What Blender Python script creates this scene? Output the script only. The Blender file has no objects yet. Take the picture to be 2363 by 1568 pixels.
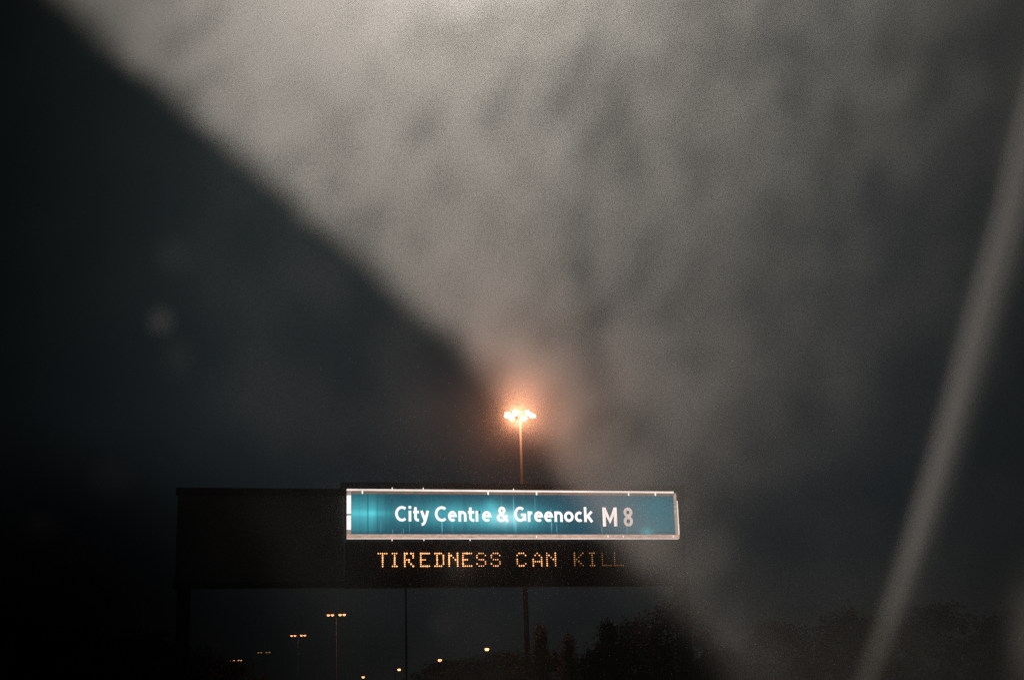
import bpy, bmesh, math, random
from mathutils import Vector, Matrix
R = math.radians
S = bpy.context.scene
COL = S.collection

# ------------------------------------------------------------------ camera
PITCH, ROLL = R(15.0), 0.029
F = 3282.0                                   # focal length in units of a 2363 px wide frame (50 mm lens)
EYE = Vector((0, 0, 1.9))
FW = Vector((0, math.cos(PITCH), math.sin(PITCH)))
UP0 = Vector((0, -math.sin(PITCH), math.cos(PITCH)))
RT0 = Vector((1, 0, 0))
cr, sr = math.cos(ROLL), math.sin(ROLL)
RT = RT0 * cr - UP0 * sr
UP = RT0 * sr + UP0 * cr
cam = bpy.data.objects.new('camera', bpy.data.cameras.new('camera'))
COL.objects.link(cam)
M = Matrix((RT, UP, -FW)).transposed().to_4x4()
M.translation = EYE
cam.matrix_world = M
cam.data.lens, cam.data.sensor_width = 50.0, 36.0
cam.data.clip_start, cam.data.clip_end = 0.02, 6000
cam.data.dof.use_dof = True
cam.data.dof.focus_distance = 60.0
cam.data.dof.aperture_fstop = 4.6
S.camera = cam

# ------------------------------------------------------------------ world, exposure
S.view_settings.view_transform = 'Standard'
S.view_settings.look = 'None'
S.view_settings.exposure = 0.0
S.view_settings.gamma = 1.0
S.cycles.use_denoising = False               # the picture keeps its grain
S.cycles.volume_bounces = 1
S.cycles.sample_clamp_indirect = .12
S.cycles.sample_clamp_direct = 8.0
S.cycles.use_light_tree = False
W = bpy.data.worlds.new('World')
S.world = W
W.use_nodes = True
nt = W.node_tree
bg = nt.nodes['Background']
sky = nt.nodes.new('ShaderNodeTexSky')
sky.sky_type = 'NISHITA'
sky.sun_disc = False
sky.sun_elevation = R(-6.0)
sky.sun_rotation = R(8.0)
sky.altitude = 0
sky.air_density = 1.2
sky.dust_density = 2.5
sky.ozone_density = 3.0
mix = nt.nodes.new('ShaderNodeMix'); mix.data_type = 'RGBA'; mix.blend_type = 'ADD'
mix.inputs['Factor'].default_value = 1.0                 # dusk sky plus the even grey of town-lit cloud
nt.links.new(sky.outputs['Color'], mix.inputs[6])
tc = nt.nodes.new('ShaderNodeTexCoord'); sx = nt.nodes.new('ShaderNodeSeparateXYZ'); rp = nt.nodes.new('ShaderNodeValToRGB')
nt.links.new(tc.outputs['Generated'], sx.inputs[0]); nt.links.new(sx.outputs[2], rp.inputs[0])
rp.color_ramp.elements[0].position, rp.color_ramp.elements[1].position = 0.0, .32
rp.color_ramp.elements[0].color, rp.color_ramp.elements[1].color = (.031, .037, .041, 1), (.065, .097, .103, 1)
nt.links.new(rp.outputs[0], mix.inputs[7])
nt.links.new(mix.outputs[2], bg.inputs['Color'])
bg.inputs['Strength'].default_value = 0.15
W.cycles.sampling_method = 'NONE'

# ------------------------------------------------------------------ node arithmetic
class E:
    """a float socket (or number) with operators that add Math nodes"""
    def __init__(s, t, v): s.t, s.v = t, v
    def _op(s, op, *o):
        n = s.t.nodes.new('ShaderNodeMath'); n.operation = op
        for i, a in enumerate((s,) + o):
            a = a.v if isinstance(a, E) else a
            if isinstance(a, (int, float)): n.inputs[i].default_value = a
            else: s.t.links.new(a, n.inputs[i])
        return E(s.t, n.outputs[0])
    def __add__(s, o): return s._op('ADD', o)
    def __radd__(s, o): return E(s.t, o)._op('ADD', s)
    def __sub__(s, o): return s._op('SUBTRACT', o)
    def __rsub__(s, o): return E(s.t, o)._op('SUBTRACT', s)
    def __mul__(s, o): return s._op('MULTIPLY', o)
    def __rmul__(s, o): return E(s.t, o)._op('MULTIPLY', s)
    def __truediv__(s, o): return s._op('DIVIDE', o)
    def pw(s, o): return s._op('POWER', o)
    def exp(s): return s._op('EXPONENT')
    def abs(s): return s._op('ABSOLUTE')
    def mx(s, o): return s._op('MAXIMUM', o)
    def mn(s, o): return s._op('MINIMUM', o)
    def step(s, a, b):                        # smooth ramp 0..1 from a to b
        n = s.t.nodes.new('ShaderNodeMapRange'); n.interpolation_type = 'SMOOTHSTEP'
        s.t.links.new(s.v, n.inputs[0])
        for i, x in ((1, a), (2, b), (3, 0.0), (4, 1.0)): n.inputs[i].default_value = x
        return E(s.t, n.outputs[0])
    def curve(s, pts, lo, hi):                # piecewise-smooth function of this value; pts in real units
        xs = [p[0] for p in pts]; x0, x1 = min(xs), max(xs)
        n = s.t.nodes.new('ShaderNodeFloatCurve')
        c = n.mapping.curves[0]
        pp = [((x - x0) / (x1 - x0), (y - lo) / (hi - lo)) for x, y in pts]
        while len(c.points) < len(pp): c.points.new(0.5, 0.5)
        for p, q in zip(c.points, pp): p.location = q
        n.mapping.update()
        s.t.links.new(((s - x0) / (x1 - x0)).v, n.inputs['Value'])
        return E(s.t, n.outputs[0]) * (hi - lo) + lo
    def gauss(s, c, w): d = (s - c) / w; return (d * d * -1.0).exp()

def noise(t, u, v, scale_u, scale_v, detail=2, rough=.5, seed=0.0, dim_z=None):
    c = t.nodes.new('ShaderNodeCombineXYZ')
    t.links.new((u * scale_u).v, c.inputs[0]); t.links.new((v * scale_v).v, c.inputs[1]); c.inputs[2].default_value = seed
    n = t.nodes.new('ShaderNodeTexNoise'); n.inputs['Scale'].default_value = 1
    n.inputs['Detail'].default_value = detail; n.inputs['Roughness'].default_value = rough
    t.links.new(c.outputs[0], n.inputs['Vector'])
    return E(t, n.outputs[0])

def new_mat(name):
    m = bpy.data.materials.new(name); m.use_nodes = True; m.node_tree.nodes.clear()
    t = m.node_tree; o = t.nodes.new('ShaderNodeOutputMaterial')
    return m, t, o

def coords(t):
    tc = t.nodes.new('ShaderNodeTexCoord'); sp = t.nodes.new('ShaderNodeSeparateXYZ')
    t.links.new(tc.outputs['Object'], sp.inputs[0])
    return [E(t, sp.outputs[i]) for i in range(3)]

def paint(name, col, rough=.6, metal=0.0, var=.25, scale=3.0, bump=0.0):
    """painted / weathered surface: base colour with mottled wear"""
    m, t, o = new_mat(name)
    b = t.nodes.new('ShaderNodeBsdfPrincipled')
    tc = t.nodes.new('ShaderNodeTexCoord')
    n = t.nodes.new('ShaderNodeTexNoise'); n.inputs['Scale'].default_value = scale; n.inputs['Detail'].default_value = 6
    t.links.new(tc.outputs['Object'], n.inputs['Vector'])
    r = t.nodes.new('ShaderNodeValToRGB')
    r.color_ramp.elements[0].position, r.color_ramp.elements[1].position = .3, .7
    r.color_ramp.elements[0].color = [c * (1 - var) for c in col] + [1]
    r.color_ramp.elements[1].color = [min(1, c * (1 + var)) for c in col] + [1]
    t.links.new(n.outputs[0], r.inputs[0]); t.links.new(r.outputs[0], b.inputs['Base Color'])
    b.inputs['Roughness'].default_value = rough; b.inputs['Metallic'].default_value = metal
    if bump:
        bp = t.nodes.new('ShaderNodeBump'); bp.inputs['Strength'].default_value = bump
        t.links.new(n.outputs[0], bp.inputs['Height']); t.links.new(bp.outputs[0], b.inputs['Normal'])
    t.links.new(b.outputs[0], o.inputs['Surface'])
    return m

def glow(name, col, strength, sampled=True, flecks=0.0, scale=6.0):
    m, t, o = new_mat(name)
    e = t.nodes.new('ShaderNodeEmission'); e.inputs['Color'].default_value = (*col, 1)
    e.inputs['Strength'].default_value = strength
    if flecks:
        x, y, z = coords(t)
        f = noise(t, x, z, scale, scale * 3, 5, .65)
        t.links.new(((f - .5) * (2 * flecks * 2) + 1.0).mx(.15).__mul__(strength).v, e.inputs['Strength'])
    t.links.new(e.outputs[0], o.inputs['Surface'])
    m.cycles.emission_sampling = 'NONE'
    return m

# ------------------------------------------------------------------ mesh helpers
def mesh(name, bm, mat, parent=None, smooth=False):
    me = bpy.data.meshes.new(name); bm.normal_update(); bm.to_mesh(me); bm.free()
    if smooth:
        for p in me.polygons: p.use_smooth = True
    o = bpy.data.objects.new(name, me); COL.objects.link(o)
    for m in (mat if isinstance(mat, (list, tuple)) else [mat]): me.materials.append(m)
    if parent: o.parent = parent
    return o
def box(bm, x0, x1, y0, y1, z0, z1, bevel=0.0):
    r = bmesh.ops.create_cube(bm, size=1)
    for v in r['verts']:
        v.co = Vector(((x0 + x1) / 2 + v.co.x * (x1 - x0), (y0 + y1) / 2 + v.co.y * (y1 - y0), (z0 + z1) / 2 + v.co.z * (z1 - z0)))
    if bevel:
        es = list({e for v in r['verts'] for e in v.link_edges})
        bmesh.ops.bevel(bm, geom=es, offset=bevel, segments=2, affect='EDGES', profile=.6)
def tube(bm, a, b, ra, rb, n=10, cap=True):
    a, b = Vector(a), Vector(b); d = (b - a)
    q = d.to_track_quat('Z', 'Y').to_matrix()
    rings = []
    for p, r in ((a, ra), (b, rb)):
        rings.append([bm.verts.new(p + q @ Vector((r * math.cos(2 * math.pi * i / n), r * math.sin(2 * math.pi * i / n), 0))) for i in range(n)])
    for i in range(n):
        bm.faces.new((rings[0][i], rings[0][(i + 1) % n], rings[1][(i + 1) % n], rings[1][i]))
    if cap:
        bm.faces.new(rings[0][::-1]); bm.faces.new(rings[1])
def path(bm, pts, rads, n=8):
    for i in range(len(pts) - 1): tube(bm, pts[i], pts[i + 1], rads[i], rads[i + 1], n)
def prism(bm, outline, y0, y1):
    """outline of (x, z) extruded along y"""
    a = [bm.verts.new((x, y0, z)) for x, z in outline]; b = [bm.verts.new((x, y1, z)) for x, z in outline]
    n = len(a)
    bm.faces.new(a); bm.faces.new(b[::-1])
    for i in range(n): bm.faces.new((a[i], b[i], b[(i + 1) % n], a[(i + 1) % n]))
def BM(): return bmesh.new()
def thing(name, label, cat, loc=(0, 0, 0), rz=0.0, group=None):
    o = bpy.data.objects.new(name, None); COL.objects.link(o)
    o.empty_display_size = .3
    o.location = loc; o.rotation_euler = (0, 0, rz)
    o['label'], o['category'] = label, cat
    if group: o['group'] = group
    return o
def lamp(name, kind, loc, power, col, parent=None, **kw):
    d = bpy.data.lights.new(name, kind); d.energy = power; d.color = col; d.shadow_soft_size = kw.get('size', 0)
    o = bpy.data.objects.new(name, d); COL.objects.link(o); o.location = loc
    if parent: o.parent = parent
    return o
def copy_tree(o, parent=None):
    c = o.copy(); COL.objects.link(c); c.parent = parent
    for ch in list(o.children): copy_tree(ch, c)
    return c

# pixel (2363 x 1568 frame) -> direction / point
def ray(px, py): return RT * ((px - 1181.5) / F) + UP * ((784 - py) / F) + FW
def at_height(px, py, h):
    d = ray(px, py); return EYE + d * ((h - EYE.z) / d.z)
def at_depth(px, py, Y):
    d = ray(px, py); return EYE + d * (Y / d.y)

# ------------------------------------------------------------------ materials
galv = paint('galvanised steel', (.30, .30, .29), .5, .3, .2, 8)
darksteel = paint('weathered dark steel', (.035, .033, .03), .6, 0, .4, 4)
housing_m = paint('black housing paint', (.012, .011, .010), .55, 0, .3, 5)
blank_m = paint('dull brown sign face', (.27, .22, .17), .7, 0, .18, 1.2)
lantern_m = paint('grey lantern shell', (.12, .12, .12), .5, 0, .2, 10)
asphalt = paint('wet asphalt', (.035, .035, .036), .35, 0, .3, 2, .1)
verge_m = paint('rough dark grass', (.03, .04, .018), .9, 0, .5, .6, .3)
white_m = paint('road marking paint', (.6, .6, .58), .6, 0, .2, 5)
bark = paint('bark', (.05, .04, .03), .9, 0, .4, 8, .4)
leaf_m = [paint('leaves ' + k, c, .7, 0, .5, 1.5) for k, c in (('dark', (.03, .045, .018)), ('mid', (.045, .06, .025)), ('conifer', (.02, .035, .02)))]
AMBER = (1.0, .375, .19)
mastp = paint('dark mast paint', (.010, .010, .010), .8, 0, .3, 8)
postp = paint('dull post paint', (.2, .2, .19), .6, 0, .3, 8)
LENS = glow('sodium lamp glass', (1.0, .76, .55), 5.0, False)
LENS_ROW = glow('row lamp glass', (1.0, .42, .18), 3.4, False)
LENS_DIM = glow('failing sodium lamp glass', (1.0, .50, .18), .5, False)

# ------------------------------------------------------------------ ground, road
bm = BM(); bmesh.ops.create_grid(bm, x_segments=40, y_segments=40, size=3000)
g = mesh('ground', bm, verge_m); g['kind'] = 'structure'
bm = BM(); box(bm, -7.2, 7.6, -60, 700, -.2, .02)
road = mesh('road', bm, asphalt); road['kind'] = 'structure'
bm = BM()
for x in (-6.7, 7.1): box(bm, x - .1, x + .1, -60, 700, .016, .026)
for x in (-2.1, 2.5):
    y = -60
    while y < 300:
        box(bm, x - .07, x + .07, y, y + 2, .016, .026); y += 9
rm = mesh('road_markings', bm, white_m); rm['kind'] = 'structure'

# ------------------------------------------------------------------ the gantry and its signs
PHI, GD = 0.233, 44.0
GO = Vector((0.01, GD, 0)); GX = Vector((math.cos(PHI), math.sin(PHI), 0)); GN = Vector((-math.sin(PHI), math.cos(PHI), 0))
def G(px, py, off=0.0):
    """pixel -> (x, z) in the gantry's own frame, on the plane y = off"""
    d = ray(px, py); t = (GO + GN * off - EYE).dot(GN) / d.dot(GN); p = EYE + d * t
    return ((p - GO).dot(GX), p.z)
def gthing(name, label, cat, group=None): return thing(name, label, cat, GO, PHI, group)

sx0, sz1 = G(800.5, 1128); sx1, sz0 = G(1568, 1242)
sz1 = (sz1 + G(1563, 1133.5)[1]) / 2; sz0 = (sz0 + G(799.5, 1241)[1]) / 2
sx0 = (sx0 + G(799.5, 1241)[0]) / 2

bz1_ = G(600, 1141)[1]
# gantry: beams, brackets and two legs
ga = gthing('sign_gantry', 'dark steel gantry spanning the road behind the lit sign and message sign', 'gantry')
lx = G(425, 1345)[0]; rx = sx1 + .17
ztop = G(1180, 1116, .5)[1]; zbot = G(600, 1354, .4)[1]
bm = BM()
for z, xa in ((ztop - .16, sx0 - .12), (zbot + .16, lx - .3)):
    box(bm, xa, rx + .25, .42, .74, z - .16, z + .16, .02)
mesh('beam', bm, darksteel, ga)
bm = BM(); k = 0; x = sx0
while x < rx - .5:
    z0_, z1_ = zbot + .33, ztop - .33
    tube(bm, (x, .58, z0_ if k % 2 else z1_), (x + 1.1, .58, z1_ if k % 2 else z0_), .05, .05, 6); x += 1.1; k += 1
mesh('lattice', bm, darksteel, ga)
for x in (lx, rx):
    bm = BM(); box(bm, x - .2, x + .2, .40, .76, .0, zbot - .005, .02)
    box(bm, x - .17, x + .17, .44, .72, zbot + .325, (ztop - .33) if x > 0 else bz1_, .02)
    box(bm, x - .45, x + .45, .15, 1.0, 0, .12, .02)
    mesh('leg', bm, darksteel, ga)

# blank sign face at the left
bl = gthing('blank_sign_panel', 'wide unlit brown sign panel left of the lit blue sign, dark edge rails', 'sign panel')
bx0 = G(405, 1300)[0]; bx1 = sx0 - .08; bz1 = G(600, 1141)[1]; bz0 = G(700, 1341)[1]
bm = BM(); box(bm, bx0, bx1, .02, .12, bz0, bz1); mesh('panel', bm, blank_m, bl)
for a, b, nm in ((bz1 + .003, bz1 + .2, 'edge_rail'), (bz0 - .17, bz0 - .003, 'edge_rail')):
    bm = BM(); box(bm, bx0 - .06, bx1, -.03, .3, a, b, .015); mesh(nm, bm, housing_m, bl)

# ---- the lit direction sign
ds = gthing('direction_sign', 'backlit blue motorway sign reading City Centre & Greenock M 8 in white letters', 'road sign')
fw_ = .118                                                  # width of the lit frame
ix0, ix1, iz0, iz1 = sx0 + .135, sx1 - .12, sz0 + .125, sz1 - .135
bm = BM(); box(bm, sx0 + .02, sx1 - .02, .06, .34, sz0 + .02, sz1 - .02); mesh('housing', bm, housing_m, ds)
def SX(px): return G(px, 1187)[0]                           # photo column -> sign x
def SZ(py, px=1180): return G(px, py)[1]
# face: teal plastic lit by tubes behind it
m, t, o = new_mat('backlit blue plastic')
x, y, z = coords(t)
zm = (iz0 + iz1) / 2; hz = (iz1 - iz0) / 2; wdt = ix1 - ix0
tubes = noise(t, x, z, 2.6, .3, 2, .5, 3.0)                 # vertical unevenness of the tubes behind
fine = noise(t, x, z, 9.0, 1.2, 3, .6, 1.0)
midline = (z - zm).gauss(0, hz * .55)
xl = ix0 + .35
left = x.gauss(xl, .62) * (.35 + .65 * midline)
joints = 1.0 - .62 * (x.gauss(SX(849), .022)) - .35 * x.gauss(SX(871), .03) - .35 * x.gauss(SX(891), .035) - .2 * x.gauss(SX(829), .012)
hotbar = (z - zm).gauss(.02, .09) * x.gauss(xl + .1, .7) * .5
mid = x.gauss(SX(1166), 1.15) * (z - zm).gauss(-.10, .33)
mid2 = x.gauss(SX(1040), 1.9) * (z - zm).gauss(0, .36) * .35
core = x.gauss(SX(1168), .45) * (z - zm).gauss(-.10, .2)
corner = x.gauss(SX(1491), .2) * (z - iz0).gauss(0, .16)
upper = x.gauss(SX(1135), .25) * (z - zm).gauss(.28, .2) * .3
amt = (left * joints * 1.0 + hotbar * joints + mid * .9 + mid2 * 1.8 + upper * 1.4) * (tubes * 1.3 + .35) + corner * .8 + x.gauss(SX(1510), 1.1) * .17 + (fine - .45) * .10 + .015
streaks = None
for px, w, zt, zb_, a in ((1186, .016, iz1, iz0 + .06, 1.0), (1190, .014, zm, iz0 + .02, .9), (1272, .016, zm + .25, iz0 + .03, 1.0), (1020, .016, zm - .1, iz0, .9),
                         (945, .012, zm - .22, iz0, .45), (879, .012, zm - .15, iz0, .4), (906, .014, iz0 + .17, iz0, .5), (931, .012, iz0 + .2, iz0, .55),
                         (926, .010, iz0 + .1, iz0, .4), (1043, .012, zm - .2, iz0, .3), (1158, .012, iz1, zm + .2, .3), (1284, .016, zm - .25, iz0, .5),
                         (1388, .02, zm - .3, iz0, .4), (1446, .018, zm - .3, iz0, .45), (1236, .016, iz1, zm + .1, .25)):
    zc, zh = (zt + zb_) / 2, (zt - zb_) / 2
    q = ((z - zc) / zh); prof = (1.0 - q * q).mx(0.0)
    s_ = x.gauss(SX(px), w) * prof * a
    streaks = s_ if streaks is None else streaks + s_
rise = (z - iz0).step(0.0, .16) * .55 + .45
fall = 1.0 - (z - iz1 + .3).step(0, .3) * .35
amt = (amt * rise * fall).mx(0.0)
def channel(base, teal, white, cyan): return base + amt * teal + core * white + streaks * cyan
cb = t.nodes.new('ShaderNodeCombineXYZ')
for i, (b_, te, wh, cy) in enumerate(((.014, .066, .34, .11), (.066, .42, .34, .38), (.102, .46, .34, .50))):
    t.links.new(channel(b_, te, wh, cy).v, cb.inputs[i])
em = t.nodes.new('ShaderNodeEmission'); t.links.new(cb.outputs[0], em.inputs['Color']); em.inputs['Strength'].default_value = 1.0
t.links.new(em.outputs[0], o.inputs['Surface']); m.cycles.emission_sampling = 'NONE'
bm = BM(); box(bm, ix0 - .01, ix1 + .01, .02, .055, iz0 - .01, iz1 + .01)
face = mesh('face', bm, m, ds)

# lit frame: edge mouldings with their own wear
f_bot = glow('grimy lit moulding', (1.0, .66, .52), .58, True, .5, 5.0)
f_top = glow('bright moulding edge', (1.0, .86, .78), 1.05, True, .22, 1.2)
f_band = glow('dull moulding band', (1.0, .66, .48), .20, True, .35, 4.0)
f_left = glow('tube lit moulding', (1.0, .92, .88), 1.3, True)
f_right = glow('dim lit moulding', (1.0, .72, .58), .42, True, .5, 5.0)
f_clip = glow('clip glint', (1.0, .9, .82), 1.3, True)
def strip(nm, mat, x0, x1, z0, z1, y0=-.03, y1=.05, bev=.012):
    bm = BM(); box(bm, x0, x1, y0, y1, z0, z1, bev); return mesh(nm, bm, mat, ds)
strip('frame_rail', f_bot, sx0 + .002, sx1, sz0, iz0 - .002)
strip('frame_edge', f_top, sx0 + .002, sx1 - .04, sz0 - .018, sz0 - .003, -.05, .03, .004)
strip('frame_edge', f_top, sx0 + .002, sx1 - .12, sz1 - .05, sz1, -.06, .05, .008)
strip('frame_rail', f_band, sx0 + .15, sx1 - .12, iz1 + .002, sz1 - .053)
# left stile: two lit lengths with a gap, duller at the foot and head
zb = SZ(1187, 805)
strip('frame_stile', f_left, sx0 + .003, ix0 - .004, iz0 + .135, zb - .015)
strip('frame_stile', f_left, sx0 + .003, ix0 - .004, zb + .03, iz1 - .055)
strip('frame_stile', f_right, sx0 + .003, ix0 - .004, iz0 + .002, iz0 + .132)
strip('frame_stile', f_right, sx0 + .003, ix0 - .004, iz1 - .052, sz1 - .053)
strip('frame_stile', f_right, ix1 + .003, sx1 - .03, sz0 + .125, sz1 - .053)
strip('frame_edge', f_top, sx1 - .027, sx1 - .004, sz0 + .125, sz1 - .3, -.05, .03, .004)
# lamp glints on the frame put in as glowing clips, then small clips
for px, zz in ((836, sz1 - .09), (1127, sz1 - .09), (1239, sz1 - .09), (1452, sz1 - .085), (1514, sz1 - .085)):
    xx = SX(px); strip('glint_clip', f_clip, xx - .022, xx + .022, zz - .055, zz + .035, -.045, -.032, .004)
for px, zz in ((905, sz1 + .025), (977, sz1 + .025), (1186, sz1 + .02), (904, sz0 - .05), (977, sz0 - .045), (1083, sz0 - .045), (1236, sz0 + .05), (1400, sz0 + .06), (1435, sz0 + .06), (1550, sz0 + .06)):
    xx = SX(px); strip('glint_clip', f_clip, xx - .012, xx + .012, zz - .03, zz + .03, -.045, -.028, .003)

# lettering: each glyph is a set of pen strokes (px columns of the 2500 px photograph for left / right, cap height = 1)
CZ0, CZ1 = (SZ(1202.2, 920) + SZ(1203.2, 1350)) / 2, (SZ(1167.2, 920) + SZ(1168.2, 1350)) / 2
CAP = CZ1 - CZ0
def arc(cx, cy, rx, ry, a0, a1, n=18):
    return [(cx + rx * math.cos(R(a0 + (a1 - a0) * k / n)), cy + ry * math.sin(R(a0 + (a1 - a0) * k / n))) for k in range(n + 1)]
def glyph(ch, a, b, h, xh=.70):
    """pen strokes inside [a, b] (cap-height units), h = half the pen width"""
    a, b = a + h, b - h; w = b - a; c = (a + b) / 2
    if ch in 'Cc':
        H = 1.0 if ch == 'C' else xh
        rx = w / 1.64; return [arc(a + rx, H / 2, rx, H / 2 - h, 50, 310)]
    if ch == 'i': return [[(c, 0), (c, xh)], [(c - h * 1.05, .92), (c + h * 1.05, .92)]]
    if ch == 't':
        x = a + w * .32
        return [[(x, .93), (x, .26)] + arc(x + .17, .26, .17, .26 - h, 180, 270, 8) + [(b + h, h)], [(a - h, xh - h), (b + h, xh - h)]]
    if ch == 'y':
        return [[(a, xh), (c + .02, .06)], [(b, xh), (c + .02, .02), (c - .06, -.13), (c - .13, -.185), (a + .0, -.19)]]
    if ch == 'e': return [[(a, .375), (b, .375)] + arc(c, xh / 2, w / 2, xh / 2 - h, 6, 312, 22)]
    if ch == 'n': return [[(a, 0), (a, xh)], [(a, .36)] + arc(c, .40, w / 2, xh - h - .40, 170, 0, 10) + [(b, 0)]]
    if ch == 'r': return [[(a, 0), (a, xh)], [(a, .34)] + arc(b + .06, .34, b + .06 - a, xh - h - .34, 165, 95, 8)]
    if ch == '~': return [arc(b + .06, .34, b + .06 - a, xh - h - .34, 122, 95, 5)]     # the dead arm of an r
    if ch == 'o': return [arc(c, xh / 2, w / 2, xh / 2 - h, 0, 360, 24)]
    if ch == 'k': return [[(a, 0), (a, 1.0)], [(b + h * .4, xh), (a + .02, .27)], [(a + w * .38, .40), (b + h * .5, 0)]]
    if ch == 'G': return [arc(c, .5, w / 2, .5 - h, 50, 330) + [(b, .12)], [(c + .04, .46), (b, .46), (b, .06)]]
    if ch == '&':
        return [[(b + h * .8, 0), (a + w * .22, .66)] + arc(a + w * .47, .74, w * .26, .26 - h, 195, -20, 12) + [(a + w * .60, .58), (a + w * .18, .42)]
                + arc(a + w * .38, .26, w * .38, .26 - h * .9, 150, 300, 12) + [(b - w * .12, .22), (b, .44)]]
    if ch == 'M': return [[(a, 0), (a, 1)], [(b, 0), (b, 1)], [(a, .96), (c, .28), (b, .96)]]
    if ch == '8': return [arc(c, .74, w * .46, .26 - h, 0, 360, 22), arc(c, .27, w * .5, .27 - h, 0, 360, 22)]
def ribbon(bm, pts, h, put, y):
    n = len(pts); closed = (Vector(pts[0]) - Vector(pts[-1])).length < 1e-6
    L, Rr = [], []
    for k in range(n):
        p = Vector(pts[k])
        if closed: p0, p1 = Vector(pts[k - 1 if k else n - 2]), Vector(pts[k + 1 if k < n - 1 else 1])
        else: p0, p1 = Vector(pts[max(0, k - 1)]), Vector(pts[min(n - 1, k + 1)])
        d0 = (p - p0) if (p - p0).length > 1e-9 else (p1 - p); d1 = (p1 - p) if (p1 - p).length > 1e-9 else d0
        d0.normalize(); d1.normalize(); nn = Vector((-d0.y - d1.y, d0.x + d1.x)); nn.normalize()
        m_ = min(1.6, 1 / max(.4, nn.dot(Vector((-d0.y, d0.x)))))
        L.append(p + nn * h * m_); Rr.append(p - nn * h * m_)
    top = [[bm.verts.new(put(q, y)) for q in Z] for Z in (L, Rr)]; bot = [[bm.verts.new(put(q, y + .012)) for q in Z] for Z in (L, Rr)]
    for k in range(n - 1):
        bm.faces.new((top[1][k], top[1][k + 1], top[0][k + 1], top[0][k]))
        bm.faces.new((top[0][k], top[0][k + 1], bot[0][k + 1], bot[0][k])); bm.faces.new((bot[1][k], bot[1][k + 1], top[1][k + 1], top[1][k]))
def write(glyphs, pen, mat, name, skip=None, z0=None, cap=None):
    z0 = CZ0 if z0 is None else z0; cap = cap or CAP
    for ch, l, r in glyphs:
        bm = BM(); yy = .004
        L0, R0 = SX((l + .7) * .9452), SX((r - .7) * .9452)
        put = lambda q, y: Vector((q[0] * cap, y, z0 + q[1] * cap))
        for k, st in enumerate(glyph(ch, L0 / cap, R0 / cap, pen / 2)):
            if skip and not skip(ch, k, l): continue
            ribbon(bm, st, pen / 2, put, yy); yy += -.0004
        mesh(name, bm, mat, ds)
white_l = glow('lit white letters', (1.0, .94, .90), 1.25, True)
dead_l = glow('dead letter arm', (.55, .75, .75), .08, True)
DEST = [('C', 964.1, 993.8), ('i', 997.1, 1004.8), ('t', 1008.2, 1023.5), ('y', 1025.2, 1048.6), ('C', 1061.1, 1091.4), ('e', 1093.4, 1115.8), ('n', 1118.6, 1139.8), ('t', 1142, 1158.5),
        ('r', 1160.6, 1175.0), ('e', 1176.4, 1200.3), ('&', 1212.0, 1240.8), ('G', 1255.0, 1285.2), ('r', 1287.8, 1302), ('e', 1303.6, 1326.4), ('e', 1328, 1350.6), ('n', 1353, 1374.4),
        ('o', 1376.6, 1401), ('c', 1402.8, 1423), ('k', 1425.4, 1447.6)]
# the r of Centre has lost its arm: only its stem is lit
write(DEST, .172, white_l, 'letter', lambda ch, k, l: not (ch == 'r' and l < 1200 and k == 1))
write([('~',) + g_[1:] for g_ in DEST if g_[0] == 'r' and g_[1] < 1200], .16, dead_l, 'letter_arm')
def stripes(name, col, s0):
    m, t, o = new_mat(name); x, y, z = coords(t)
    e = t.nodes.new('ShaderNodeEmission'); e.inputs['Color'].default_value = (*col, 1)
    st = (noise(t, x, z, 26.0, 1.5, 2, .5, 7.0) - .5) * 2.0 + 1.0
    t.links.new((st.mx(.3) * s0).v, e.inputs['Strength']); t.links.new(e.outputs[0], o.inputs['Surface']); m.cycles.emission_sampling = 'NONE'; return m
MZ0, MZ1 = SZ(1213.5, 1425), SZ(1170, 1425)
write([('M', 1470.5, 1507)], .175, stripes('fluted white letter', (1, .84, .77), 1.25), 'letter', None, MZ0, MZ1 - MZ0)
write([('8', 1521.5, 1545.5)], .15, stripes('faded white numeral', (1, .80, .72), .8), 'letter', None, MZ0, MZ1 - MZ0)

# ---- the message sign under it
ms = gthing('message_sign', 'black matrix message sign lit in amber dots, TIREDNESS CAN KILL', 'message sign')
mz1 = sz0 - .09; mz0 = G(1180, 1352)[1]; mx0, mx1 = sx0 - .02, G(1560, 1300)[0]
bm = BM(); box(bm, mx0, mx1, .10, .40, mz0, mz1, .03); mesh('housing', bm, housing_m, ms)
bm = BM(); box(bm, mx0 + .25, mx1 - .25, .07, .098, mz0 + .18, mz1 - .16); mesh('display_panel', bm, paint('matt black display', (.006, .006, .006), .8), ms)
for z0_, z1_ in ((mz0 + .001, mz0 + .06), (mz1 - .06, mz1 - .001)):
    bm = BM(); box(bm, mx0 + .05, mx1 - .05, -.02, .098, z0_, z1_, .01); mesh('edge_rail', bm, housing_m, ms)
FONT = {'T': '11111 00100 00100 00100 00100 00100 00100', 'I': '111 010 010 010 010 010 111', 'R': '11011 10001 10001 11100 10100 10010 10001',
        'E': '11111 10000 10000 11100 10000 10000 11111', 'D': '11110 01001 01001 01001 01001 01001 11110', 'N': '10001 11001 10101 10011 10001 10001 10001',
        'S': '01110 10001 10000 01110 00001 10001 01110', 'C': '01110 10001 00000 10000 10000 10001 01110', 'A': '00100 01010 00001 10001 11111 10001 10001',
        'K': '10001 10010 10100 11000 10100 10010 10001', 'L': '10000 10000 10000 10000 10000 10000 11111'}
LED = [glow('amber dots ' + n_, c_, s_, False) for n_, c_, s_ in (('bright', (1, .41, .16), 3.2), ('even', (1, .43, .18), 2.1), ('weak', (1, .44, .15), .6), ('faint', (1, .40, .11), .30))]
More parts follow.
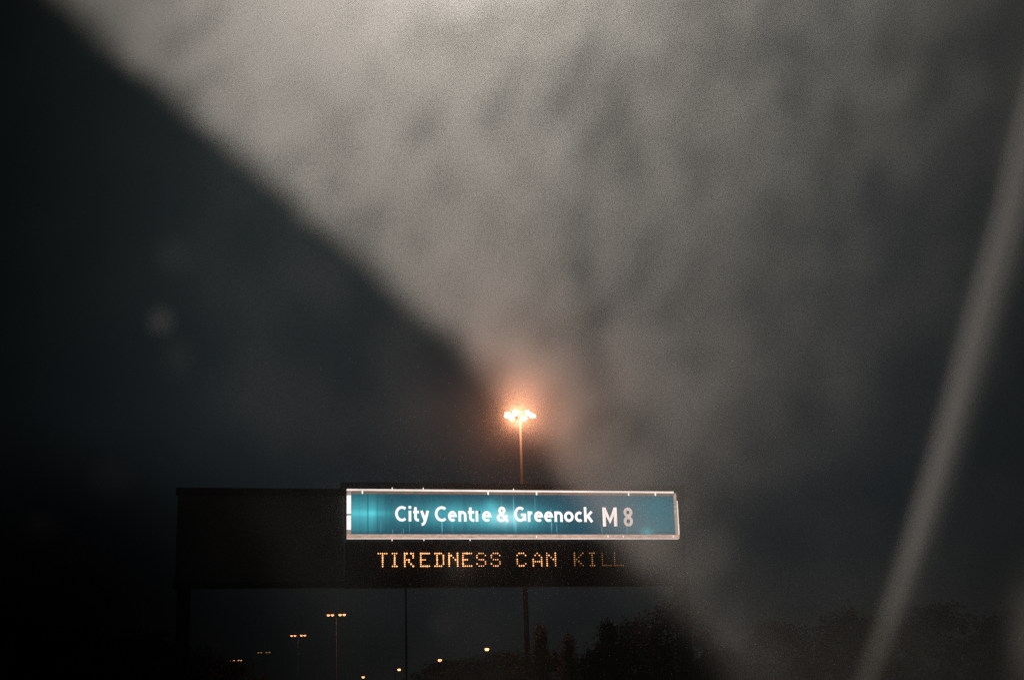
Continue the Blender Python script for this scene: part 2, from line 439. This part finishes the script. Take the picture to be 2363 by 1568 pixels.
LEDX = [('T', 165, 3, 0), ('I', 405, 3, 0), ('R', 612, 3, 0), ('E', 885, 3, 0), ('D', 1125, 3, 0), ('N', 1365, 3, 0), ('E', 1600, 3, 0), ('S', 1838, 3, 1), ('S', 2082, 3, 1),
        ('C', 435, 4, 1), ('A', 705, 4, 1), ('N', 940, 4, 1), ('K', 1408, 4, 2), ('I', 1672, 4, 2), ('L', 1880, 4, 3), ('L', 2088, 4, 3)]
zr0 = (SZ((1320 + 202 / 6.95) * .9452, 900) + SZ((1320 + 202 / 6.95) * .9452, 1400)) / 2
zr6 = (SZ((1320 + 415 / 6.95) * .9452, 900) + SZ((1320 + 415 / 6.95) * .9452, 1400)) / 2
random.seed(4)
for ch, x0_, crop, lev in LEDX:
    px = ((900 if crop == 3 else 1200) + x0_ / 6.95) * .9452
    gx = G(px, 1290, .07)[0]; pc = G(px + 4.87, 1290, .07)[0] - gx
    bm = BM(); rr = (.022, .019, .018, .016)[lev]
    for j, row in enumerate(FONT[ch].split()):
        for i, b in enumerate(row):
            if b == '1':
                q = rr * random.uniform(.75, 1.15)
                cx, cz = gx + i * pc, zr0 + (zr6 - zr0) * j / 6
                tube(bm, (cx, .066, cz), (cx, .045, cz), q, q * .9, 8)
    mesh('letter', bm, LED[lev], ms)

# ------------------------------------------------------------------ high mast light
HM = at_height(1200, 951, 30.0)
hm = thing('high_mast_light', 'tall mast with a ring of glowing amber lamps above the blue sign', 'mast light', (HM.x, HM.y, 0))
bm = BM()
for k in range(6):
    z0_, z1_ = k * 4.95, (k + 1) * 4.95
    tube(bm, (0, 0, z0_), (0, 0, z1_), .30 - .032 * k, .30 - .032 * (k + 1), 14)
mesh('pole', bm, mastp, hm)
bm = BM()
for k in range(24):
    a, b = 2 * math.pi * k / 24, 2 * math.pi * (k + 1) / 24
    tube(bm, (.95 * math.cos(a), .95 * math.sin(a), 29.85), (.95 * math.cos(b), .95 * math.sin(b), 29.85), .05, .05, 6)
for k in range(3):
    a = 2 * math.pi * k / 3 + .3; tube(bm, (.16 * math.cos(a), .16 * math.sin(a), 29.85), (.95 * math.cos(a), .95 * math.sin(a), 29.85), .04, .04, 6)
tube(bm, (0, 0, 29.7), (0, 0, 30.25), .22, .16, 12)
mesh('head_ring', bm, mastp, hm)
for k in range(6):
    a = 2 * math.pi * k / 6 + R(10)
    px, py = 1.22 * math.cos(a), 1.22 * math.sin(a)
    q = Matrix.Translation((px, py, 29.75)) @ Matrix.Rotation(a, 4, 'Z')
    bm = BM(); box(bm, -.28, .28, -.2, .2, .02, .24, .05); bm.transform(q); la = mesh('lantern', bm, lantern_m, hm)
    bm = BM(); bmesh.ops.create_uvsphere(bm, u_segments=12, v_segments=8, radius=1)
    for v in bm.verts: v.co = Vector((v.co.x * .30, v.co.y * .25, v.co.z * .19 - .10))
    bm.transform(q); mesh('lens', bm, LENS, la, True)
lamp('mast_lamp', 'POINT', (-.35, -1.8, 29.15), 9000, AMBER, hm)

# ------------------------------------------------------------------ lamp posts
def lamp_post(name, label, group, pos, h, twin, lens=LENS, power=60, span=.55):
    t_ = thing(name, label, 'lamp post', (pos.x, pos.y, 0), 0, group)
    bm = BM(); tube(bm, (0, 0, 0), (0, 0, 1.3), .11, .11, 10); tube(bm, (0, 0, 1.3), (0, 0, h), .075, .045, 10); mesh('pole', bm, postp if twin else mastp, t_, True)
    for s_ in ((-1, 1) if twin else (1,)):
        bm = BM(); path(bm, [(0, 0, h - .12), (s_ * .12, 0, h + .02), (s_ * .3, 0, h + .05)], [.04, .035, .03], 6); mesh('arm', bm, postp if twin else mastp, t_)
        q = Matrix.Translation((s_ * span, 0, h + .05))
        bm = BM(); box(bm, -.36, .36, -.14, .14, -.02, .14, .04); bm.transform(q); la = mesh('lantern', bm, lantern_m, t_)
        bm = BM()
        for dx in (-.19, .19):
            b2 = bmesh.ops.create_uvsphere(bm, u_segments=10, v_segments=6, radius=1)
            for v in b2['verts']: v.co = Vector((v.co.x * .15 + dx, v.co.y * .12, v.co.z * .12 - .06)) if twin else Vector((v.co.x * .17 + dx * .4, v.co.y * .17, v.co.z * .19 - .1))
        bm.transform(q); mesh('lens', bm, lens, la, True)
    return t_
TL = ['nearest and brightest twin-headed amber lamp post, highest of the row below the gantry', 'second twin-headed amber lamp post left of the brightest one below the gantry',
      'dim twin-headed lamp post, barely glowing, third along the row below the gantry', 'farthest twin-headed lamp post, low above the left tree line']
for (px, py, ln, pw_), lb in zip(((776, 1416, LENS_ROW, 130), (688, 1464, LENS_ROW, 100), (609, 1503, LENS_DIM, 25), (545, 1521.5, LENS_ROW, 12)), TL):
    lamp_post('lamp_post', lb, 'twin-headed lamp posts along the carriageway', at_height(px, py, 12.0), 11.95, True, ln, pw_)
SLB = ['single amber lamp highest and rightmost of the right row, against the sky', 'single amber lamp second from the right, just at the tree tops',
       'single amber lamp third from the right, in front of dark trees', 'lowest and leftmost single amber lamp at the bottom edge of the view']
for (px, py), lb in zip(((1123.5, 1494.5), (1015, 1520), (921, 1542), (838, 1559.5)), SLB):
    p = at_height(px, py, 10.0); p.x -= .55
    lamp_post('street_lamp', lb, 'single street lamps along the slip road', p, 9.95, False, LENS_ROW, 9)
p = at_depth(936, 1330, 95)
sp = thing('utility_pole', 'thin dark unlit pole standing behind the message sign, left of the mast', 'pole', (p.x, p.y, 0))
bm = BM(); tube(bm, (0, 0, 0), (0, 0, p.z), .09, .06, 10); mesh('shaft', bm, darksteel, sp)
bm = BM(); box(bm, -.5, .5, -.06, .06, p.z - .25, p.z - .13, .01); mesh('cross_arm', bm, darksteel, sp)

# ------------------------------------------------------------------ trees
def crown_mesh(seed, kind):
    """leaf clumps through the volume of a unit tree (height 1, trunk foot at the origin)"""
    rnd = random.Random(seed); V, Fc = [], []
    cl = []
    if kind == 'conifer':
        for k in range(70):
            h = .10 + .9 * (k / 70.0); r = (1 - h) * .24 * rnd.uniform(.55, 1.15) + .008
            a = rnd.uniform(0, 6.283); cl.append((Vector((r * math.cos(a), r * math.sin(a), h)), .035 + .03 * (1 - h)))
            cl.append((Vector((.4 * r * math.cos(a + 2), .4 * r * math.sin(a + 2), h)), .04))
    else:
        for k in range(150):
            u = rnd.random() ** .5; a = rnd.uniform(0, 6.283); h = rnd.uniform(.22, .97)
            w = .34 * math.sin(math.pi * min(1, (h - .12) / .92) ** .85) ** .7
            cl.append((Vector((u * w * math.cos(a), u * w * math.sin(a) * .9, h + rnd.uniform(-.03, .03))), rnd.uniform(.03, .065)))
    for c, s_ in cl:
        for _ in range(58):
            d = Vector((rnd.gauss(0, 1), rnd.gauss(0, 1), rnd.gauss(0, .8))) * s_ * .75
            q = rnd.uniform(.005, .011); p = c + d
            ax = Vector((rnd.gauss(0, 1), rnd.gauss(0, 1), rnd.gauss(0, 1))).normalized(); bx_ = ax.orthogonal().normalized()
            i = len(V); V.extend([p - ax * q * 1.5, p + bx_ * q * .8, p + ax * q * 1.5, p - bx_ * q * .8]); Fc.append((i, i + 1, i + 2, i + 3))
    me = bpy.data.meshes.new('crown'); me.from_pydata(V, [], Fc); me.update(); return me
def trunk_bm(seed, kind):
    rnd = random.Random(seed); bm = BM()
    top = .95 if kind == 'conifer' else .62
    pts = [Vector((rnd.uniform(-.008, .008) * k, rnd.uniform(-.008, .008) * k, top * k / 5)) for k in range(6)]
    path(bm, pts, [.022, .018, .015, .011, .007, .003], 7)
    if kind != 'conifer':
        for k in range(7):
            b0 = pts[2].lerp(pts[5], k / 8); a = k * 2.4
            path(bm, [b0, b0 + Vector((.1 * math.cos(a), .1 * math.sin(a), .1)), b0 + Vector((.19 * math.cos(a), .19 * math.sin(a), .24))], [.009, .006, .002], 5)
    return bm
PROTO = {}
def tree(kind, label, px, top, Y, mat, wide=1.0, rz=0.0, group='trees beyond the gantry'):
    p = at_depth(px, top, Y); h = p.z
    if kind not in PROTO: PROTO[kind] = None
    t_ = thing('conifer_tree' if kind == 'conifer' else 'broadleaf_tree', label, 'tree', (p.x, p.y, 0), rz, group)
    t_.scale = (h * wide, h * wide, h)
    key = (kind, mat)
    if key not in PROTO:
        bm = trunk_bm(len(PROTO), kind); tr = mesh('trunk', bm, bark, t_)
        me = crown_mesh(11 + len(PROTO), kind); me.materials.append(leaf_m[mat]); cw = bpy.data.objects.new('crown', me); COL.objects.link(cw); cw.parent = t_
        PROTO[key] = (tr.data, me)
    else:
        for n_, d_ in zip(('trunk', 'crown'), PROTO[key]):
            c = bpy.data.objects.new(n_, d_); COL.objects.link(c); c.parent = t_
for a in (
    ('broadleaf', 'tall dark tree under the right end of the message sign, biggest silhouette', 1548, 1396, 75, 0, 1.25, .3),
    ('broadleaf', 'dark tree filling the left shoulder of the big silhouette', 1462, 1432, 82, 1, 1.3, 1.9),
    ('conifer', 'slim pointed conifer standing left of the big dark tree', 1400, 1440, 88, 2, .9, 0),
    ('broadleaf', 'low dark bush-like tree in front of the conifer', 1408, 1492, 70, 0, 1.6, 2.2),
    ('conifer', 'narrow pointed conifer right of the tall mast pole', 1312, 1470, 110, 2, 1.0, 1.0),
    ('conifer', 'small conifer close to the right of the mast pole', 1246, 1447, 130, 2, .8, 2.0),
    ('broadleaf', 'low round tree behind the mast pole', 1272, 1500, 120, 1, 1.5, 4.0),
    ('broadleaf', 'low broad tree just left of the mast pole', 1170, 1507, 150, 0, 1.6, 5.0),
    ('broadleaf', 'low tree behind the rightmost single lamp', 1095, 1513, 190, 1, 1.7, .8),
    ('broadleaf', 'low tree behind the second single lamp from the right', 1030, 1526, 200, 0, 1.8, 2.8),
    ('broadleaf', 'tree right of the gantry leg, behind the misted glass', 1668, 1490, 72, 1, 1.3, 3.3),
    ('broadleaf', 'tree farther right of the gantry leg, fading into the mist', 1790, 1440, 70, 0, 1.4, 4.1),
    ('broadleaf', 'large tree behind the bright wiper streak at lower right', 1960, 1410, 66, 1, 1.35, 5.2),
    ('broadleaf', 'large tree at the lower right corner, right of the wiper streak', 2150, 1402, 64, 0, 1.3, 1.2),
    ('broadleaf', 'tree cut by the right edge of the view', 2340, 1408, 66, 1, 1.4, 2.5),
    ('broadleaf', 'low dark tree below the farthest twin lamp', 520, 1528, 130, 0, 1.8, .5),
    ('broadleaf', 'dark tree at lower left, right of the left gantry leg', 440, 1492, 100, 1, 1.4, 1.5),
    ('broadleaf', 'dark tree left of the left gantry leg', 330, 1466, 80, 0, 1.4, 2.6),
    ('broadleaf', 'tall dark tree near the lower left corner', 190, 1440, 74, 1, 1.3, 3.9),
    ('broadleaf', 'tall dark tree cut by the left edge of the view', 40, 1410, 70, 0, 1.3, 4.8)):
    tree(*a)

# ------------------------------------------------------------------ lamp added unseen above the frame to light the windscreen mist
NL = at_height(1110, -400, 9.0)
nl = thing('added_verge_lamp', 'added floodlight on a bracket post beside the road, unseen above the view, lighting the mist', 'lamp post', (NL.x - 4.7, NL.y, 0))
bm = BM(); tube(bm, (0, 0, 0), (0, 0, 1.4), .12, .12, 12); tube(bm, (0, 0, 1.4), (0, 0, 8.6), .085, .055, 12); mesh('pole', bm, galv, nl, True)
bm = BM(); path(bm, [(0, 0, 8.4), (.4, 0, 8.95), (1.4, 0, 9.2), (4.4, 0, 9.28)], [.05, .045, .04, .035], 8); mesh('arm', bm, galv, nl, True)
bm = BM(); box(bm, 4.35, 5.05, -.2, .2, 9.1, 9.34, .06); mesh('lantern', bm, lantern_m, nl)
so = lamp('lamp', 'SPOT', (4.7, -.25, 9.0), 2850, (1.0, .90, .80), nl, size=.0)
so.data.spot_size = R(70); so.data.spot_blend = .5
so.rotation_euler = (EYE + FW * .6 - NL).to_track_quat('-Z', 'Y').to_euler()

# ------------------------------------------------------------------ the van we look out of
vn = thing('van', 'van whose misted, wiper-smeared windscreen fills the view', 'van', (-.38, 0, 0))
PD = .60                                             # distance of the glass along the view
K = PD / F                                           # metres on the glass per frame pixel
pc_ = EYE + FW * PD
m, t, o = new_mat('windscreen glass with mist film')
tr = t.nodes.new('ShaderNodeBsdfTransparent'); tr.inputs['Color'].default_value = (1, 1, 1, 1)
t.links.new(tr.outputs[0], o.inputs['Surface'])
x, y, z = coords(t)
dxp = (x - .38) / K; dyp = (y * -1.0) / K            # along the glass from the driver's sight line
U = dxp * cr + dyp * sr + 1181.5
V = dyp * cr - dxp * sr + 784
edge = V.curve([(-500, -500), (-200, -90), (30, 207), (130, 308), (200, 405), (280, 497), (365, 598), (450, 697), (530, 796), (620, 897), (715, 1000), (850, 1143), (950, 1226), (1030, 1290), (1110, 1345), (1260, 1462), (1340, 1535), (1450, 1620), (1568, 1690), (2000, 1880)], -1000, 2000)
ell = V.curve([(-500, 1450), (100, 1230), (300, 970), (500, 700), (800, 450), (1000, 340), (1100, 240), (1190, 140), (1300, 130), (1568, 130), (2000, 120)], 0, 2000)
keep = V.curve([(-500, 1.1), (0, 1.08), (200, 1.0), (400, 1.0), (650, 1), (900, .97), (1050, .87), (1190, .85), (1270, .72), (1350, .42), (1450, .26), (1568, .16), (2000, .1)], 0, 1.5)
D = U - edge
# wiper mottling, drawn out along the sweep
ca, sa = math.cos(R(62)), math.sin(R(62))
A = U * ca - V * sa; B = U * sa + V * ca             # A runs along the smears, B across them
mot = noise(t, A, B, 1 / 115, 1 / 75, 4, .55, 2.3)
mot2 = noise(t, U, V, 1 / 250, 1 / 290, 2, .5, 9.1)
wob = (noise(t, U, V, 1 / 90, 1 / 90, 2, .5, 4.0) - .5) * 30
wet = (D + wob).step(-88, 74)
dd_ = D.mx(0.0) / ell
fall = (dd_.pw(1.55) * -1.0).exp() * .97 + (dd_ * -.5).exp() * .03
mott = ((mot - .5) * 2.1 + (mot2 - .5) * 1.2 + 1.0).mx(.3)
film = wet * (fall * mott * keep + .003)
# ridge of water left by the other blade
rid = V.curve([(-500, 2600), (0, 2450), (200, 2394), (360, 2355), (500, 2322), (625, 2286), (750, 2252), (1073, 2163), (1188, 2128), (1292, 2096), (1393, 2062), (1488, 2028), (1568, 1998), (2000, 1860)], 1800, 2600)
ramp = V.curve([(-500, .8), (200, .75), (400, .72), (700, .62), (1000, .45), (1200, .34), (1400, .15), (1568, .07), (2000, .03)], 0, 1)
dr = U - rid
ridge = (dr.gauss(0, 12) + dr.gauss(14, 30) * .12) * ramp * 6.6
def dab(u, v, ru, rv, a):
    return (((U - u) / ru) * ((U - u) / ru) + ((V - v) / rv) * ((V - v) / rv)).step(.55, 1.25)._op('SUBTRACT', 1.0) * -a
blob = U.gauss(2385, 45) * V.gauss(1475, 110) * .75
dabs = dab(371, 741, 21, 25, .19) + dab(95, 1212, 34, 28, .11) + dab(1058, 1308, 26, 20, .08) + dab(1026, 1442, 20, 20, .05) + dab(705, 500, 38, 30, .045) + dab(400, 590, 40, 40, .03) + dab(410, 825, 32, 45, .03) + dab(255, 1105, 50, 40, .025)
blush = U.gauss(950, 520) * V.gauss(850, 480) * .015
clean = ((mot2 - .42).mx(0.0) * .16) * (U.step(150, 900) * .8 + .2) + blush + .008 + U.step(1450, 1900) * .022 + U.step(1600, 2050) * V.step(1200, 1500) * .06
dens = film + ridge + blob + dabs + clean
SIG = 125.0                                          # scattering per metre at the wiper's edge; the film is 4 mm deep
v1 = t.nodes.new('ShaderNodeVolumeScatter'); v1.inputs['Anisotropy'].default_value = .77
v1.inputs['Color'].default_value = (1, .70, .67, 1)          # strongly forward; warm tone of haze near the lamp put in as colour
t.links.new((dens * (SIG * .40)).v, v1.inputs['Density'])
v0 = t.nodes.new('ShaderNodeVolumeScatter'); v0.inputs['Anisotropy'].default_value = .5
v0.inputs['Color'].default_value = (.72, 1, .94, 1)          # broad; grey-green tone of dimmer haze put in as colour
t.links.new((dens * (SIG * .54)).v, v0.inputs['Density'])
v2 = t.nodes.new('ShaderNodeVolumeScatter'); v2.inputs['Anisotropy'].default_value = .976
t.links.new(((dens + .035) * (SIG * .42)).v, v2.inputs['Density'])
v3 = t.nodes.new('ShaderNodeVolumeScatter'); v3.inputs['Anisotropy'].default_value = .994
t.links.new(((dens + .45) * (SIG * .11)).v, v3.inputs['Density'])
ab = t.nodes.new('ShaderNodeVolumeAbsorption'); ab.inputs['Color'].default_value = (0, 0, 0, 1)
t.links.new(((1.0 - U.step(-250, 620)) * 420.0 + U.step(1850, 2750) * 190.0 + U.gauss(170, 450) * V.step(930, 1480) * 620.0).v, ab.inputs['Density'])  # vignette put into the glass: view darkens at left, right and lower left
a0 = t.nodes.new('ShaderNodeAddShader'); t.links.new(v0.outputs[0], a0.inputs[0]); t.links.new(v1.outputs[0], a0.inputs[1])
a1 = t.nodes.new('ShaderNodeAddShader'); a2 = t.nodes.new('ShaderNodeAddShader')
t.links.new(a0.outputs[0], a1.inputs[0]); t.links.new(v2.outputs[0], a1.inputs[1])
a3 = t.nodes.new('ShaderNodeAddShader'); t.links.new(a1.outputs[0], a3.inputs[0]); t.links.new(v3.outputs[0], a3.inputs[1])
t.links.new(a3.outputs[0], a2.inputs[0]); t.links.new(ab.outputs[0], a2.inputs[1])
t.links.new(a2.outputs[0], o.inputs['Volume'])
WS = Matrix((RT0, UP0, -FW)).transposed().to_4x4()
WS.translation = Vector((pc_.x, pc_.y, pc_.z))       # van is shifted by -.38, so the glass centre sits at -.38
bm = BM(); box(bm, -.86, .86, -.36, .40, -.002, .002)
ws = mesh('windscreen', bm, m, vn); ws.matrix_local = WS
trim = paint('grey cabin trim', (.05, .05, .052), .8, 0, .2, 30, .1)
body = paint('dark van paint', (.06, .065, .07), .3, 0, .1, 2)
rub = paint('black rubber', (.015, .015, .015), .7, 0, .2, 20)
def wpart(nm, mat, *b, mtx=True, bev=.01):
    bm = BM(); box(bm, *b, bev); q = mesh(nm, bm, mat, vn)
    if mtx: q.matrix_local = WS
    return q
for s_ in (-1, 1): wpart('pillar', trim, *sorted((s_ * .863, s_ * .97)), -.42, .46, -.06, .06)
wpart('header_rail', trim, -.86, .86, .404, .47, -.05, .06)
gz, gy = WS.translation.z - .36 * math.cos(PITCH), WS.translation.y + .36 * math.sin(PITCH)
rz_, ry_ = WS.translation.z + .44 * math.cos(PITCH), WS.translation.y - .44 * math.sin(PITCH)
wpart('roof', body, -.98, .98, -3.6, ry_ - .06, rz_ - .03, rz_ + .03, mtx=False)
wpart('dashboard', trim, -.84, .84, .12, gy - .02, 1.05, gz - .05, mtx=False, bev=.04)
wpart('bonnet', body, -.95, .95, gy + .03, gy + .75, .75, gz - .12, mtx=False, bev=.12)
wpart('floor_pan', rub, -.9, .9, -3.6, gy + .6, .38, .5, mtx=False)
wpart('bulkhead', trim, -.9, .9, -.95, -.90, .51, rz_ - .04, mtx=False)
for s_ in (-1, 1):
    a, b = sorted((s_ * .92, s_ * .97))
    dd = wpart('door', body, a, b, -.88, gy - .06, .5, 1.45, mtx=False)
    bm = BM(); box(bm, *sorted((s_ * .972, s_ * 1.0)), -.7, -.5, 1.25, 1.29, .008); mesh('handle', bm, rub, dd)
    wpart('side_panel', body, a, b, -3.6, -.885, .5, rz_ - .035, mtx=False)
    for yy in (gy + .25, -2.7):
        bm = BM(); tube(bm, (s_ * .72, yy, .34), (s_ * .95, yy, .34), .34, .34, 28); wh = mesh('wheel', bm, rub, vn, False)
        bm = BM(); tube(bm, (s_ * .951, yy, .34), (s_ * .962, yy, .34), .2, .18, 20); mesh('rim', bm, galv, wh)
bm = BM()
sc_ = Vector((.38, .22, 1.28)); q = Matrix.Rotation(R(-28), 3, 'X')
for k in range(32):
    a, b = 2 * math.pi * k / 32, 2 * math.pi * (k + 1) / 32
    tube(bm, sc_ + q @ Vector((.19 * math.cos(a), 0, .19 * math.sin(a))), sc_ + q @ Vector((.19 * math.cos(b), 0, .19 * math.sin(b))), .015, .015, 6)
for a in (.5, 2.64, 4.71): tube(bm, sc_, sc_ + q @ Vector((.19 * math.cos(a), 0, .19 * math.sin(a))), .014, .012, 6)
mesh('steering_wheel', bm, rub, vn, True)
for xo in (-.62, .12):
    bm = BM(); tube(bm, (xo, -.345, .012), (xo + .62, -.30, .012), .006, .006, 6); tube(bm, (xo - .02, -.38, .01), (xo + .3, -.32, .02), .008, .006, 6)
    wi = mesh('wiper', bm, rub, vn); wi.matrix_local = WS
